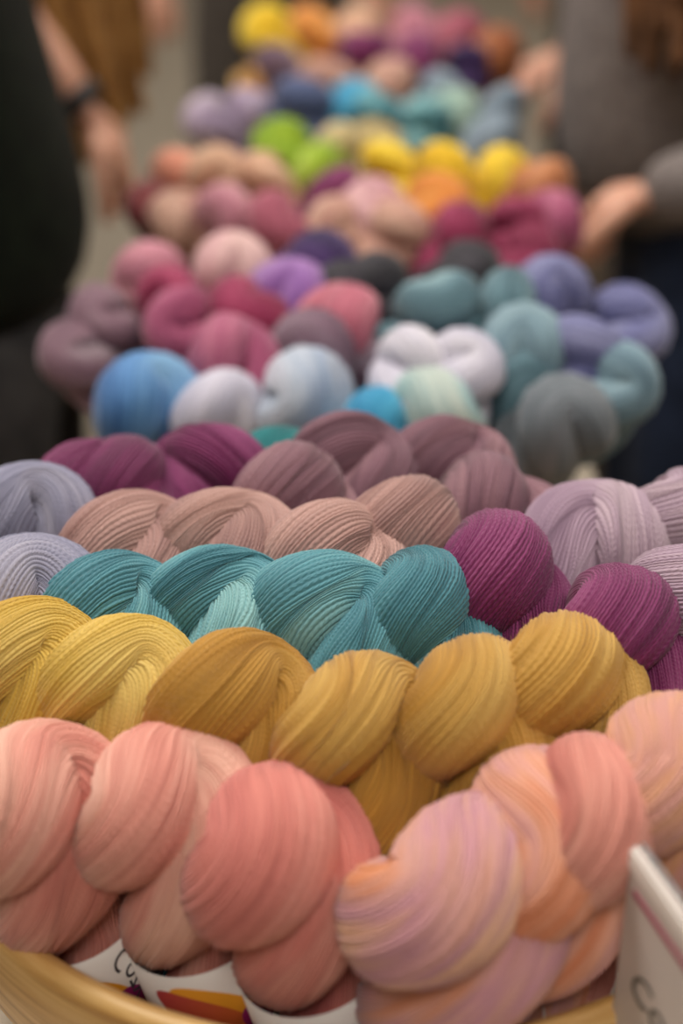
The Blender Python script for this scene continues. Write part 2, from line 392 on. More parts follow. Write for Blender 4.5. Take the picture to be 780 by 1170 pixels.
# ---- table
def table():
    t=bpy.data.objects.new('market_table',None); COL.objects.link(t); t.location=(0.01,1.42,0)
    tag(t,'long narrow table under a pale cloth carrying all the bowls of yarn','table')
    V=[];F=[];box(V,F,(0,0,.735),(.45,2.44,.024)); bevel(link('tabletop',pydata('tabletop',V,F,False),plain('table board',(150,120,90),.6),t),.004)
    for sx in(-1,1):
        for sy in(-1,1):
            V,F=lathe([(.0,0),(.018,0),(.018,.722),(.0,.722)],16,False); l=link('leg',pydata('leg',V,F),plain('table leg metal',(60,58,56),.4,Metallic=.8),t); l.location=(sx*.17,sy*1.1,0)
    # cloth: flat top that turns over the edges into soft folds
    V=[];F=[]; hx,hy=.226,1.222; per=[]
    n=240
    def rim(a):
        # rounded rectangle by angle parameter along the perimeter
        L1,L2=2*hx,2*hy; P=2*(L1+L2); q=a*P
        if q<L2: return (hx,-hy+q),(1,0)
        q-=L2
        if q<L1: return (hx-q,hy),(0,1)
        q-=L1
        if q<L2: return (-hx,hy-q),(-1,0)
        q-=L2
        return (-hx+q,-hy),(0,-1)
    rng=random.Random(5)
    drops=[(0,.7478,0),(.003,.746,.0),(.004,.735,.2),(.006,.70,.5),(.006,.64,1),(.006,.58,1.4)]
    V.append((0,0,.748))
    for i in range(n):
        (x,y),(nx,ny)=rim(i/n)
        f=math.sin(i*.55)+.6*math.sin(i*.31+1)
        for o_,z,k in drops: V.append((x+nx*(o_+.005*k*(f+1.6)),y+ny*(o_+.005*k*(f+1.6)),z))
    k=len(drops)
    for i in range(n):
        j=(i+1)%n
        F.append((0,1+i*k,1+j*k))
        for q in range(k-1): F.append((1+i*k+q,1+i*k+q+1,1+j*k+q+1,1+j*k+q))
    c=link('tablecloth',pydata('tablecloth',V,F),cloth('linen cloth',(196,186,168),(210,200,184),scale=300,bump=.0003),None)
    c.location=t.location; so=c.modifiers.new('s','SOLIDIFY'); so.thickness=.0012; so.offset=-1
    tag(c,'pale beige cloth spread on the long narrow table','tablecloth')
table()
# ---- bowls
BM=bamboo('bamboo')
def bowl(cx,cy,R,label):
    h=.14; k=R/.25
    prof=[(0,.004),(R*.78,.004),(R*.80,.0),(R*.83,.0),(R*.9,.028),(R*.965,.07),(R*.992,.11),(R,.134),(R-.001,.1385),(R-.006,.141),(R-.0115,.1385),(R-.0135,.133),(R*.992-.014,.11),(R*.96-.014,.07),(R*.88-.012,.03),(R*.8-.01,.014),(0,.012)]
    V,F=lathe(prof,160,False)
    me=pydata('bamboo_bowl',V,F); o=link('bamboo_bowl',me,BM); o.location=(cx,cy,.7495); o.rotation_euler.z=cy*7
    tag(o,label,'bowl','bamboo bowls in a line along the table'); return o
BOWL=[(.012,.640,.241,'nearest and largest bamboo bowl, holding the coral, gold and teal hanks'),
 (.0,1.10,.205,'second bamboo bowl from the front, holding blue, plum and rose hanks'),
 (.005,1.508,.19,'third bamboo bowl from the front, holding pink, crimson and yellow hanks'),
 (.01,1.895,.19,'fourth bamboo bowl from the front, holding lime, teal and grey hanks'),
 (.02,2.285,.19,'farthest bamboo bowl, holding yellow, magenta and brown hanks')]
for a in BOWL: bowl(*a)
# ---- the hanks: x, y, z of the head, heading and tilt of the tail, roll, size, shape, hand, colour, label
G1='hanks of yarn in the nearest bowl'
H1=[
 (-0.1341,0.4881,0.930,25,77,-22,0.900,1,-1,'coral','pale coral hank cut by the left edge in the front row',1),
 (-0.0770,0.4853,0.930,5,77,-8,0.900,2,-1,'coral','second hank from the left in the front row, coral with a pale patch on top',1),
 (-0.0239,0.4652,0.927,5,77,2,0.900,3,-1,'coral_deep','deepest coral hank in the front row, just left of the mauve and peach plait',1),
 (0.0460,0.4380,0.925,90,86,-98,1.000,4,-1,'mauve_peach','mauve and peach plaited hank leaning out farthest over the front rim',1),
 (0.0824,0.4606,0.932,90,84,-64,0.980,5,-1,'peach','mauve tinted peach hank directly behind the right shoulder of the front plait',1),
 (0.1049,0.4676,0.945,95,82,-93,0.920,6,-1,'coral','coral hank tucked between the mauve peach hank and the apricot hank at right'),
 (0.1336,0.4775,0.943,95,82,-138,1.020,7,-1,'apricot','apricot hank above the standing card at the right edge'),
 (0.1346,0.4836,0.952,100,80,-107,0.930,8,-1,'apricot','peach orange hank behind the apricot one, touching the dark magenta yarn'),
 (-0.1522,0.5603,0.950,-60,76,1,0.930,11,-1,'yellow','bright yellow hank cut by the left edge'),
 (-0.1075,0.5473,0.952,-60,76,1,0.930,12,-1,'yellow','whole bright yellow hank, second from the left in the yellow row'),
 (-0.0495,0.5291,0.952,-65,76,26,0.930,13,-1,'gold','golden hank behind the two leftmost coral hanks, middle of the yellow row'),
 (0.0067,0.5111,0.952,-80,76,65,0.930,14,-1,'gold','ochre hank lowest in the yellow row, right behind the deepest coral hank'),
 (0.0570,0.5144,0.958,-88,76,76,0.930,15,-1,'gold','ochre hank below the rightmost teal hank'),
 (0.1039,0.5357,0.962,-92,76,80,0.930,16,-1,'gold','rightmost golden hank, against the dark magenta yarn'),
 (-0.1483,0.6088,0.957,-5,60,-44,0.930,21,-1,'lavender','lavender grey hank at the left edge just above the yellow row'),
 (-0.1107,0.5908,0.958,-70,56,18,0.930,22,-1,'teal','leftmost teal hank, beside the lavender grey yarn'),
 (-0.0644,0.5946,0.962,-75,56,23,0.930,23,-1,'teal','second teal hank from the left'),
 (-0.0007,0.5856,0.962,-80,56,207,0.930,24,-1,'teal','third teal hank from the left, between two teal neighbours'),
 (0.0402,0.5890,0.964,-88,56,103,0.930,25,-1,'teal','rightmost teal hank, beside the dark magenta hank'),
 (0.0829,0.6149,0.966,-75,50,79,0.930,26,-1,'magenta','dark magenta hank behind the right end of the teal row'),
 (0.1342,0.5709,0.962,-95,56,94,0.946,27,-1,'magenta','large dark magenta hank at the right, behind the golden row'),
 (0.1704,0.5977,0.962,-175,60,104,0.930,28,-1,'lilac','pinkish lilac hank cut by the right edge'),
 (-0.1679,0.6930,0.960,-5,60,-44,0.930,31,-1,'lavender','lavender grey hank at the left edge, the farther of two'),
 (-0.1129,0.6507,0.960,-75,52,28,0.930,32,-1,'rosebeige','leftmost dusty rose hank'),
 (-0.0645,0.6486,0.963,-78,52,21,0.930,33,-1,'rosebeige','dusty rose hank second from the left, showing its full arch'),
 (-0.0043,0.6289,0.965,-85,52,216,0.930,34,-1,'rosebeige','third dusty rose hank, behind the gap of the two right teal hanks'),
 (0.0366,0.6625,0.965,-98,50,276,0.930,35,-1,'rosebeige','rightmost dusty rose hank, left of the dark magenta hank'),
 (0.1323,0.6615,0.963,-150,45,162,0.943,36,1,'lilac','large lilac hank with a deep V fold, behind the dark magenta hanks'),
 (0.1858,0.6891,0.962,-175,60,149,0.930,37,-1,'lilac','lilac hank at the right edge, farthest right of the back rows'),
 (-0.1373,0.7265,0.955,-60,50,177,0.930,41,-1,'magenta_soft','faded magenta hank farthest left in the back row of the nearest bowl'),
 (-0.1252,0.7326,0.957,-80,50,92,0.930,42,-1,'magenta_soft','middle one of the three magenta hanks at the back left'),
 (-0.0771,0.7453,0.960,-85,50,116,0.930,43,1,'magenta','brightest magenta hank with a deep V fold at the back left'),
 (-0.0245,0.7024,0.965,-84,50,85,0.930,44,-1,'mauve','mauve hank beside the three magenta ones'),
 (0.0067,0.7447,0.962,-90,50,30,0.930,45,-1,'mauve','mauve hank with a curled top, second of the mauve row'),
 (0.0691,0.7557,0.962,-75,46,19,0.930,46,-1,'mauve','mauve hank third of the mauve row, in front of the slate teal yarn'),
 (0.0941,0.7042,0.962,-50,30,70,0.930,47,-1,'mauve','mauve hank lying slanted, rightmost of the mauve row'),
 (-0.0357,0.7673,0.945,-90,50,60,0.930,48,-1,'deepteal','deep teal hank peeping out between the magenta and the mauve ones'),
]
for h in H1: place(*h[:11],group=G1,res='hi',lab=len(h)>11)
G2='hanks of yarn in the second bowl'
H2=[
 (-0.1957,1.0246,0.930,20,50,-39,0.800,1,1,'mauvegrey','mauve hank hanging over the left rim of the second bowl'),
 (-0.1808,1.0503,0.945,25,56,-50,0.800,2,1,'mauvegrey','greyish mauve hank behind the one on the left rim'),
 (-0.1288,0.9241,0.935,20,50,-34,0.946,3,-1,'blue','cornflower blue hank at the front left of the second bowl'),
 (-0.0869,0.9166,0.930,60,62,-87,0.808,4,-1,'white_lav','near white lavender hank beside the cornflower blue one'),
 (-0.0274,0.9262,0.940,90,62,-64,0.800,1,-1,'pale_blue','icy blue hank in the front middle of the second bowl',1),
 (0.0208,0.8969,0.925,90,62,-104,0.800,2,-1,'bright_blue','vivid sky blue hank low in the second bowl'),
 (0.0608,0.9031,0.935,120,62,-100,0.882,3,1,'aqua_pale','pale aqua hank with a hint of cream beside the sky blue one'),
 (0.1238,0.9521,0.935,160,50,-62,0.800,4,1,'slate_teal','slate teal hank with bold bands at the front right of the second bowl'),
 (0.1509,0.9089,0.930,160,50,-97,0.800,1,1,'slate_grey','grey hank squeezed between the two slate blue ones',1),
 (0.1928,0.9389,0.940,160,50,-107,0.800,2,-1,'steel','steel blue hank drooping over the right rim of the second bowl'),
 (-0.1123,1.0251,0.955,25,48,-85,0.800,3,1,'pinkmag','raspberry hank behind the cornflower blue one'),
 (-0.0756,0.9600,0.952,-35,56,29,0.815,4,-1,'pinkmag','raspberry hank behind the near white lavender one'),
 (-0.1243,1.0553,0.962,-5,48,87,0.800,1,-1,'crimson','crimson hank arching over the raspberry ones'),
 (-0.0702,1.0339,0.962,25,56,130,0.800,2,1,'crimson','crimson hank right of the arching one'),
 (-0.0094,0.9912,0.955,20,38,232,0.800,3,-1,'plum','plum hank in the middle of the second bowl'),
 (-0.0089,1.0096,0.965,160,46,-165,0.800,4,1,'rose','dusty rose red hank on top of the plum one'),
 (0.0499,0.9266,0.957,-90,34,90,0.800,1,1,'white_lav','pale lavender hank left half of the pale pair in the middle'),
 (0.0815,0.9234,0.955,-145,56,211,0.800,2,-1,'white_lav','pale lavender hank right half of the pale pair in the middle'),
 (0.1263,0.9625,0.960,185,48,36,0.800,3,1,'steel','steel blue hank behind the banded slate teal one'),
 (0.1678,0.9633,0.955,155,56,112,0.800,4,-1,'violetblue','violet blue hank behind the steel blue one on the right rim'),
 (0.2187,1.0474,0.945,-145,48,71,0.800,1,-1,'violetblue','violet blue hank bulging over the right rim of the second bowl'),
 (0.1613,1.0615,0.963,185,56,-123,0.800,2,1,'violetblue','violet blue hank farthest back in the second bowl'),
 (0.0684,1.0369,0.967,155,48,-2,0.800,3,-1,'slate_teal','greyish teal hank in front of the black yarn'),
 (0.1212,1.0357,0.962,-145,56,301,0.800,4,1,'slate_teal','dusky teal hank left of the farthest violet blue one'),
 (-0.1517,1.1281,0.955,-5,48,267,0.800,1,1,'pink','rose pink hank at the back left of the second bowl'),
 (-0.0879,1.1254,0.962,25,56,-50,0.800,2,-1,'palepink','palest pink hank at the back of the second bowl'),
 (-0.0225,1.1200,0.962,-90,38,120,0.877,3,1,'purple','deep purple hank at the back of the second bowl'),
 (-0.0375,1.0588,0.965,-60,46,173,0.800,4,-1,'violet','light violet hank in front of the deep purple one'),
 (0.0031,1.0625,0.960,-120,34,287,0.800,1,-1,'black','charcoal hank right of the light violet one'),
 (0.0337,1.0777,0.960,20,48,263,0.800,2,1,'black','black hank at the back of the second bowl'),
 (0.0952,1.1374,0.955,185,48,-144,0.800,3,-1,'black','black hank behind the dusky teal one'),
]
for h in H2: place(*h[:11],group=G2,res='lo',lab=len(h)>11)
G3='hanks of yarn in the third bowl'
H3=[
 (-0.1770,1.3782,0.940,20,50,-29,0.800,1,1,'brownred','brownish red hank at the left rim of the third bowl'),
 (-0.1502,1.3317,0.940,20,50,1,0.800,2,-1,'dustbeige','beige hank beside the brownish red one'),
 (-0.1587,1.4327,0.955,-5,56,215,0.800,3,1,'salmon','salmon hank at the left of the third bowl'),
 (-0.1216,1.4246,0.960,25,48,-85,0.800,4,-1,'blush','blush hank right of the salmon one'),
 (-0.0716,1.4115,0.958,-35,56,29,0.800,1,1,'blush','blush hank under the lime yarn'),
 (-0.0991,1.3157,0.955,-5,48,87,0.800,2,-1,'pink','rose pink hank on the left half of the third bowl'),
 (-0.0543,1.2878,0.950,25,56,130,0.835,3,1,'rose','deeper pink hank right of the rose pink one'),
 (-0.0086,1.3215,0.965,-120,38,318,0.800,4,-1,'magenta_soft','fuchsia hank in the middle of the third bowl'),
 (0.0052,1.2869,0.950,20,46,-64,0.800,1,1,'dustbeige','dusty beige pink hank at the front of the third bowl'),
 (0.0464,1.2741,0.948,160,34,-50,0.800,2,-1,'dustbeige','paler beige pink hank right of its twin at the front of the third bowl'),
 (0.0269,1.3041,0.960,-90,48,165,0.800,3,1,'palepink','shell pink hank behind the beige pink ones'),
 (0.0525,1.4273,0.968,-60,38,222,0.800,4,1,'brightyellow','leftmost bright yellow hank of the third bowl'),
 (0.0946,1.3986,0.968,155,56,112,0.800,1,-1,'brightyellow','middle bright yellow hank of the third bowl'),
 (0.1513,1.4082,0.965,-145,48,71,0.800,2,1,'brightyellow','rightmost bright yellow hank of the third bowl'),
 (0.0815,1.3158,0.960,185,56,-123,0.850,3,-1,'orange','orange hank in front of the bright yellow ones'),
 (0.1906,1.3836,0.958,155,48,-2,0.847,4,1,'rust','rust brown hank right of the orange one'),
 (0.0986,1.2624,0.948,-145,56,301,0.852,1,1,'crimson','crimson hank at the front of the third bowl'),
 (0.1560,1.2920,0.948,185,48,126,0.800,2,-1,'crimson','crimson hank second from the right rim of the third bowl'),
 (0.1935,1.3094,0.948,155,56,-158,0.800,3,1,'pinkmag','raspberry hank at the right rim of the third bowl beside a hand'),
 (0.1635,1.2645,0.930,160,50,-107,0.800,4,-1,'crimson','darkest crimson hank lowest at the front of the third bowl'),
]
for h in H3: place(*h[:11],group=G3,res='lo',lab=len(h)>11)
G4='hanks of yarn in the fourth bowl'
H4=[
 (-0.1517,1.6996,0.950,-5,56,125,0.800,1,1,'lightviolet','greyish violet hank at the left rim of the fourth bowl'),
 (-0.1045,1.7406,0.955,25,48,185,0.800,2,-1,'lightviolet','greyish violet hank next inward from the left rim of the fourth bowl'),
 (-0.0584,1.5396,0.960,-35,56,299,0.800,3,1,'lime','lime green hank at the front left of the fourth bowl'),
 (-0.0264,1.4951,0.945,90,62,-99,0.800,4,-1,'lime','lime green hank lowest at the front of the fourth bowl'),
 (-0.0101,1.5645,0.955,160,46,-45,0.800,1,1,'straw','straw coloured hank beside the lime ones'),
 (0.0395,1.5611,0.955,-90,34,210,0.800,2,-1,'straw','straw coloured hank above the bright yellow yarn'),
 (-0.0416,1.7029,0.965,-5,56,215,0.931,3,1,'navy','dusky blue hank at the back of the fourth bowl'),
 (0.0085,1.7260,0.965,-120,38,18,0.800,4,-1,'bright_blue','turquoise blue hank at the back of the fourth bowl'),
 (0.0502,1.7092,0.960,20,46,-4,0.800,1,1,'teal','teal hank left of centre in the fourth bowl'),
 (0.0941,1.6617,0.955,185,48,-54,0.800,2,-1,'teal','teal hank beside the mint one in the fourth bowl'),
 (0.1271,1.6863,0.958,155,56,22,0.844,3,1,'mint','mint hank in the fourth bowl'),
 (0.1867,1.7160,0.957,-145,48,341,0.827,4,-1,'greyblue','grey blue hank at the right of the fourth bowl'),
 (0.1691,1.6323,0.945,160,50,-177,0.864,1,1,'greyblue','grey blue hank low at the right rim of the fourth bowl'),
 (0.1122,1.7563,0.965,155,48,-92,0.807,2,-1,'greyblue','grey blue hank at the back of the fourth bowl'),
]
for h in H4: place(*h[:11],group=G4,res='lo',lab=len(h)>11)
G5='hanks of yarn in the farthest bowl'
H5=[
 (-0.1022,2.1290,0.975,-35,56,119,0.947,1,1,'brightyellow','golden yellow hank farthest left in the farthest bowl'),
 (-0.0401,2.1963,0.975,-5,48,177,0.800,2,-1,'orange','pale orange hank beside the golden yellow one'),
 (0.0273,2.1712,0.975,-60,46,293,0.814,3,1,'blush','peach hank at the back of the farthest bowl'),
 (0.0986,2.1766,0.975,-145,48,71,0.807,4,-1,'pink','pink hank at the back of the farthest bowl'),
 (0.1590,2.0678,0.975,185,56,-123,0.990,1,1,'rose','rose hank at the back right of the farthest bowl'),
 (0.0292,2.0367,0.968,160,38,26,0.899,2,-1,'magenta','deep magenta hank in the middle of the farthest bowl'),
 (0.0904,1.9468,0.965,-145,56,301,1.044,3,1,'magenta','deep magenta hank right of its twin in the farthest bowl'),
 (0.1638,1.9741,0.960,185,48,126,0.809,4,-1,'purple','indigo hank in the farthest bowl'),
 (0.2067,1.9994,0.965,155,56,-158,1.021,1,1,'rust','reddish brown hank at the right rim of the farthest bowl'),
 (-0.0158,1.9320,0.955,20,38,52,0.800,2,-1,'dustbeige','beige hank at the front of the farthest bowl'),
 (0.0571,1.9066,0.950,160,46,15,0.855,3,1,'dustbeige','beige hank right of its twin at the front of the farthest bowl'),
 (-0.0845,1.9908,0.960,25,48,185,0.800,4,-1,'plum','greyish plum hank at the left rim of the farthest bowl'),
]
for h in H5: place(*h[:11],group=G5,res='lo',lab=len(h)>11)
# ---- the card in its clear stand
def card():
    t=bpy.data.objects.new('sign_holder',None); COL.objects.link(t)
    A=Vector((.115,.428,.978)); e1=Vector((.30,-.954,0)).normalized(); nrm=Vector((-e1.y*-1,e1.x*-1,0)); nrm=Vector((.954,.30,0)).normalized()
    M=Matrix(((e1.x,nrm.x,0,A.x),(e1.y,nrm.y,0,A.y),(0,0,1,0),(0,0,0,1)))
    t.matrix_world=Matrix(((e1.x,nrm.x,0,A.x),(e1.y,nrm.y,0,A.y),(0,0,1,.7495),(0,0,0,1)))
    tag(t,'clear upright stand with a white printed card at the lower right corner','sign')
    h=A.z-.7495; w=.148
    ac,nt,b=newmat('clear acrylic'); b.inputs['Base Color'].default_value=lin((235,235,235)); b.inputs['Roughness'].default_value=.08; b.inputs['Transmission Weight'].default_value=.85; b.inputs['IOR'].default_value=1.3
    V=[];F=[];box(V,F,(w/2,.0035,h/2),(w,.002,h)); box(V,F,(w/2,.02,.0015),(w,.05,.003)); bevel(link('acrylic_stand',pydata('acrylic_stand',V,F,False),ac,t),.0006)
    V=[];F=[];box(V,F,(w/2,0,h/2+.002),(w-.002,.0026,h-.004)); c=link('printed_card',pydata('printed_card',V,F,False),plain('card paper',(206,196,190),.5),t); bevel(c,.0004)
    V=[];F=[];box(V,F,(w/2,-.0015,h-.019),(w-.012,.0006,.0026)); link('magenta_line',pydata('magenta_line',V,F,False),plain('magenta print',(150,34,76),.5),c)
    V=[];F=[];box(V,F,(w/2,-.0016,h-.0055),(w-.002,.0012,.008)); link('top_strip',pydata('top_strip',V,F,False),plain('white strip',(240,234,228),.4),c)
    tm=text_mesh('Cozy',.022)
    for v in tm.vertices: v.co=(.011+v.co.x,-.0018,h-.066+v.co.y)
    tm.materials.append(MAT['ink2']); link('lettering',tm,None,c)
MAT['ink2']=plain('grey ink',(92,92,84),.6); MAT['ink3']=plain('rose ink',(170,110,110),.6)
card()
# ---- people
SKIN=None
def skinmat():
    m,nt,b=newmat('skin'); tc=N(nt,'ShaderNodeTexCoord'); n=N(nt,'ShaderNodeTexNoise'); n.inputs['Scale'].default_value=14; nt.links.new(tc.outputs['Object'],n.inputs['Vector'])
    nt.links.new(mixc(nt,n.outputs[0],lin((196,140,116)),lin((216,166,142))),b.inputs['Base Color']); b.inputs['Roughness'].default_value=.5; b.inputs['Subsurface Weight'].default_value=.1; b.inputs['Subsurface Scale'].default_value=.01
    return m
SKM=skinmat()
def merge(name,parts):
    V=[];F=[]
    for me,M in parts:
        n=len(V)
        for v in me.vertices: V.append(tuple(M@v.co if M else v.co))
        for p in me.polygons: F.append(tuple(n+i for i in p.vertices))
    return pydata(name,V,F)
def head_mesh(c,fwd,up=Vector((0,0,1)),s=1.0):
    """egg shaped head with brow, eye sockets, nose, mouth and ears; fwd = where it looks"""
    fwd=fwd.normalized(); side=up.cross(fwd).normalized(); up=fwd.cross(side)
    V=[];F=[];nu,nv=40,32
    for j in range(nv+1):
        ph=math.pi*j/nv
        for i in range(nu):
            th=2*math.pi*i/nu
            x=math.sin(ph)*math.sin(th); y=math.sin(ph)*math.cos(th); z=math.cos(ph)
            w=.074*(1-.20*max(0,-z)**1.5); d=.093*(1-.12*max(0,-z)); h=.115
            X=x*w;Y=y*d;Z=z*h
            if y>0:
                g=lambda a,b,sx,sz:math.exp(-((X-a)/sx)**2-((Z-b)/sz)**2)
                Y+=.020*g(0,-.018,.010,.020)+.010*g(0,.002,.008,.022)-.009*g(.03,.008,.014,.010)-.009*g(-.03,.008,.014,.010)+.006*g(.03,.008,.009,.006)+.006*g(-.03,.008,.009,.006)+.006*g(0,-.052,.02,.006)-.003*g(0,-.058,.02,.003)+.006*g(0,-.064,.016,.006)+.008*g(0,-.092,.022,.014)+.004*g(0,.030,.05,.010)
            if abs(x)>.85: 
                X+=math.copysign(.014,x)*math.exp(-((Y+.005)/.014)**2-((Z)/.026)**2)
            V.append(c+(side*X+fwd*Y+up*Z)*s)
    for j in range(nv):
        for i in range(nu):
            F.append((j*nu+i,(j+1)*nu+i,(j+1)*nu+(i+1)%nu,j*nu+(i+1)%nu))
    return pydata('h',V,F)
def hand_parts(wrist,tip,palmn,left=1,curl=.5,s=1.0):
    """palm and five separate bent fingers from wrist towards tip; palmn = direction the palm faces"""
    d=(tip-wrist).normalized(); n=(palmn-d*palmn.dot(d)).normalized(); sd=d.cross(n)*left
    out=[]
    P=[wrist-d*.01,wrist+d*.03*s,wrist+d*.065*s, wrist+d*.082*s]
    out.append((skin('palm',[P[0],P[1],P[1]+sd*.018*s,P[1]-sd*.018*s,P[2]+sd*.026*s,P[2],P[2]-sd*.026*s],[(0,1),(1,2),(1,3),(2,4),(1,5),(3,6)],[(.024*s,.018*s),(.019*s,.015*s),(.017*s,.014*s),(.017*s,.014*s),(.013*s,.012*s),(.014*s,.013*s),(.013*s,.012*s)],2),None))
    for k,(o,l) in enumerate(((.028,.066),(.010,.076),(-.010,.070),(-.027,.055))):
        a=0;p=wrist+d*.062*s+sd*o*s; pts=[p-d*.012]; 
        q=p
        for seg,frac in enumerate((.42,.33,.25)):
            a+=curl*(.55+.15*k*.3)
            q=q+(d*math.cos(a)+n*math.sin(a)+sd*o*1.2)*l*frac*s; pts.append(q)
        out.append((skin('finger',pts,[(0,1),(1,2),(2,3)],[.0098*s,.0090*s,.0082*s,.0072*s],2),None))
    b=wrist+d*.022*s+sd*.020*s
    pts=[b,b+(d*.5+sd*.7+n*.3)*.034*s,b+(d*.75+sd*.62+n*.5)*.062*s,b+(d*.98+sd*.55+n*.68)*.080*s]
    out.append((skin('thumb',pts,[(0,1),(1,2),(2,3)],[.014*s,.0115*s,.0100*s,.0085*s],2),None))
    return out
def person(J,label,top,bottom,hair,hairlen,fwd,topname='jacket',botname='trousers',sleeve=1.0,curl=(.5,.5),palm=(Vector((0,0,-1)),Vector((0,0,-1))),topr=1.0,botr=1.0,shoe=(40,36,34),hemr=None,hemz=-.02):
    J={k:Vector(v) for k,v in J.items()}
    root=bpy.data.objects.new('person',None); COL.objects.link(root); root.location=(J['pelvis'].x,J['pelvis'].y,0)
    tag(root,label,'person'); inv=Matrix.Translation(-root.location)
    def add(name,me,mat,par=None,):
        me.transform(inv); me.materials.clear(); me.materials.append(mat)
        o=link(name,me,None,root); return o
    sp=J['pelvis'].lerp(J['chest'],.5)
    pts=[J['pelvis'],sp,J['chest'],J['neck'],J['head']-Vector((0,0,.03)), J['shL'],J['elL'],J['wrL'],J['shR'],J['elR'],J['wrR'],J['hipL'],J['knL'],J['anL'],J['toL'],J['hipR'],J['knR'],J['anR'],J['toR']]
    ed=[(0,1),(1,2),(2,3),(3,4),(2,5),(5,6),(6,7),(2,8),(8,9),(9,10),(0,11),(11,12),(12,13),(13,14),(0,15),(15,16),(16,17),(17,18)]
    rd=[.125,.115,.125,.055,.055,.055,.042,.027,.055,.042,.027,.085,.058,.036,.022,.085,.058,.036,.022]
    parts=[(skin('body',pts,ed,rd,2),None),(head_mesh(J['head'],fwd),None)]
    parts+=hand_parts(J['wrL'],J['haL'],palm[0],1,curl[0]); parts+=hand_parts(J['wrR'],J['haR'],palm[1],-1,curl[1])
    add('body',merge('body',parts),SKM)
    # top
    wl=J['elL'].lerp(J['wrL'],sleeve); wr=J['elR'].lerp(J['wrR'],sleeve)
    hem=J['pelvis']+Vector((0,0,hemz)); hr=hemr or .165
    pts=[hem,sp,J['chest'],J['neck'].lerp(J['chest'],.35),J['shL'],J['elL'],wl,J['shR'],J['elR'],wr]
    ed=[(0,1),(1,2),(2,3),(2,4),(4,5),(5,6),(2,7),(7,8),(8,9)]
    rd=[hr,.15*topr,.145*topr,.075,.075,.062,.036,.075,.062,.036]
    add(topname,skin(topname,pts,ed,rd,3),top)
    pts=[J['pelvis']+Vector((0,0,.06)),J['pelvis']-Vector((0,0,.05)),J['hipL']-Vector((0,0,.06)),J['knL'],J['anL']+Vector((0,0,.03)),J['hipR']-Vector((0,0,.06)),J['knR'],J['anR']+Vector((0,0,.03))]
    add(botname,skin(botname,pts,[(0,1),(1,2),(2,3),(3,4),(1,5),(5,6),(6,7)],[.135*botr,.14*botr,.105*botr,.08*botr,.07*botr,.105*botr,.08*botr,.07*botr],3),bottom)
    sm=plain('shoe leather',shoe,.5)
    for s_ in 'LR':
        a,t=J['an'+s_],J['to'+s_]
        add('shoe',skin('shoe',[a+Vector((0,0,.02)),Vector((a.x,a.y,.045)),Vector((t.x,t.y,.042))+(t-a).normalized()*.03],[(0,1),(1,2)],[.062,.056,.052],2),sm)
    # hair: cap plus locks
    hd=J['head']; f=fwd.normalized(); side=Vector((0,0,1)).cross(f).normalized()
    hp=[]
    cap=head_mesh(hd-f*.014+Vector((0,0,.02)),f,s=1.0)
    for v in cap.vertices:
        dv=v.co-hd
        if dv.dot(f)>.045 and dv.z<.06: v.co-=f*(dv.dot(f)-.03)
        else: v.co=hd+dv*1.10
    hp.append((cap,None))
    rng=random.Random(len(label))
    for k in range(30):
        a=rng.uniform(-1,1); b_=rng.uniform(-.9,.35)
        st=hd+side*(.075*a)+f*(.07*b_)+Vector((0,0,.04))
        en=st+side*(.03*a)+hairlen[1]*(.6+.5*rng.random())+Vector((0,0,-hairlen[0]*rng.uniform(.8,1.05)))
        mid=st.lerp(en,.5)+side*(.02*a)+Vector((rng.uniform(-.01,.01),rng.uniform(-.01,.01),0))
        hp.append((skin('lock',[st,mid,en],[(0,1),(1,2)],[.026,.026,.008],2),None))
    add('hair',merge('hair',hp),hair)
    return root
def stand(cx,cy,face,h=1.68,lean=0.0,spread=.1):
    """joints of a standing figure at (cx,cy) looking along face (degrees)"""
    f=Vector((math.cos(R_(face)),math.sin(R_(face)),0)); l=Vector((-f.y,f.x,0)); k=h/1.68
    c=Vector((cx,cy,0)); L=lambda s,ff,z:c+l*s*k+f*ff*k+Vector((0,0,z*k))
    J=dict(pelvis=L(0,0,.93),chest=L(0,.02+lean*.5,1.24),neck=L(0,.03+lean*.8,1.42),head=L(0,.06+lean,1.55),
      shL=L(.17,.02+lean*.6,1.36),elL=L(.23,0+lean*.4,1.08),wrL=L(.22,.08+lean*.3,.86),haL=L(.22,.1+lean*.3,.76),
      shR=L(-.17,.02+lean*.6,1.36),elR=L(-.23,0+lean*.4,1.08),wrR=L(-.22,.08+lean*.3,.86),haR=L(-.22,.1+lean*.3,.76),
      hipL=L(spread,0,.86),knL=L(spread,.02,.48),anL=L(spread,-.01,.085),toL=L(spread+.02,.15,.04),
      hipR=L(-spread,0,.86),knR=L(-spread,.02,.48),anR=L(-spread,-.01,.085),toR=L(-spread-.02,.15,.04))
    return J,f
# A: dark green jacket, left of the second bowl
J,f=stand(-.43,1.36,0,1.68)
person(J,'person in a dark green jacket and charcoal trousers at the left edge',cloth('green wool',(12,18,12),(20,28,19),40),cloth('charcoal denim',(44,43,44),(62,60,60),25),cloth('dark hair',(40,28,20),(60,44,32),60),(.2,Vector((-.03,0,0))),f,hemr=.265,topr=1.05,botr=1.5,hemz=-.12)
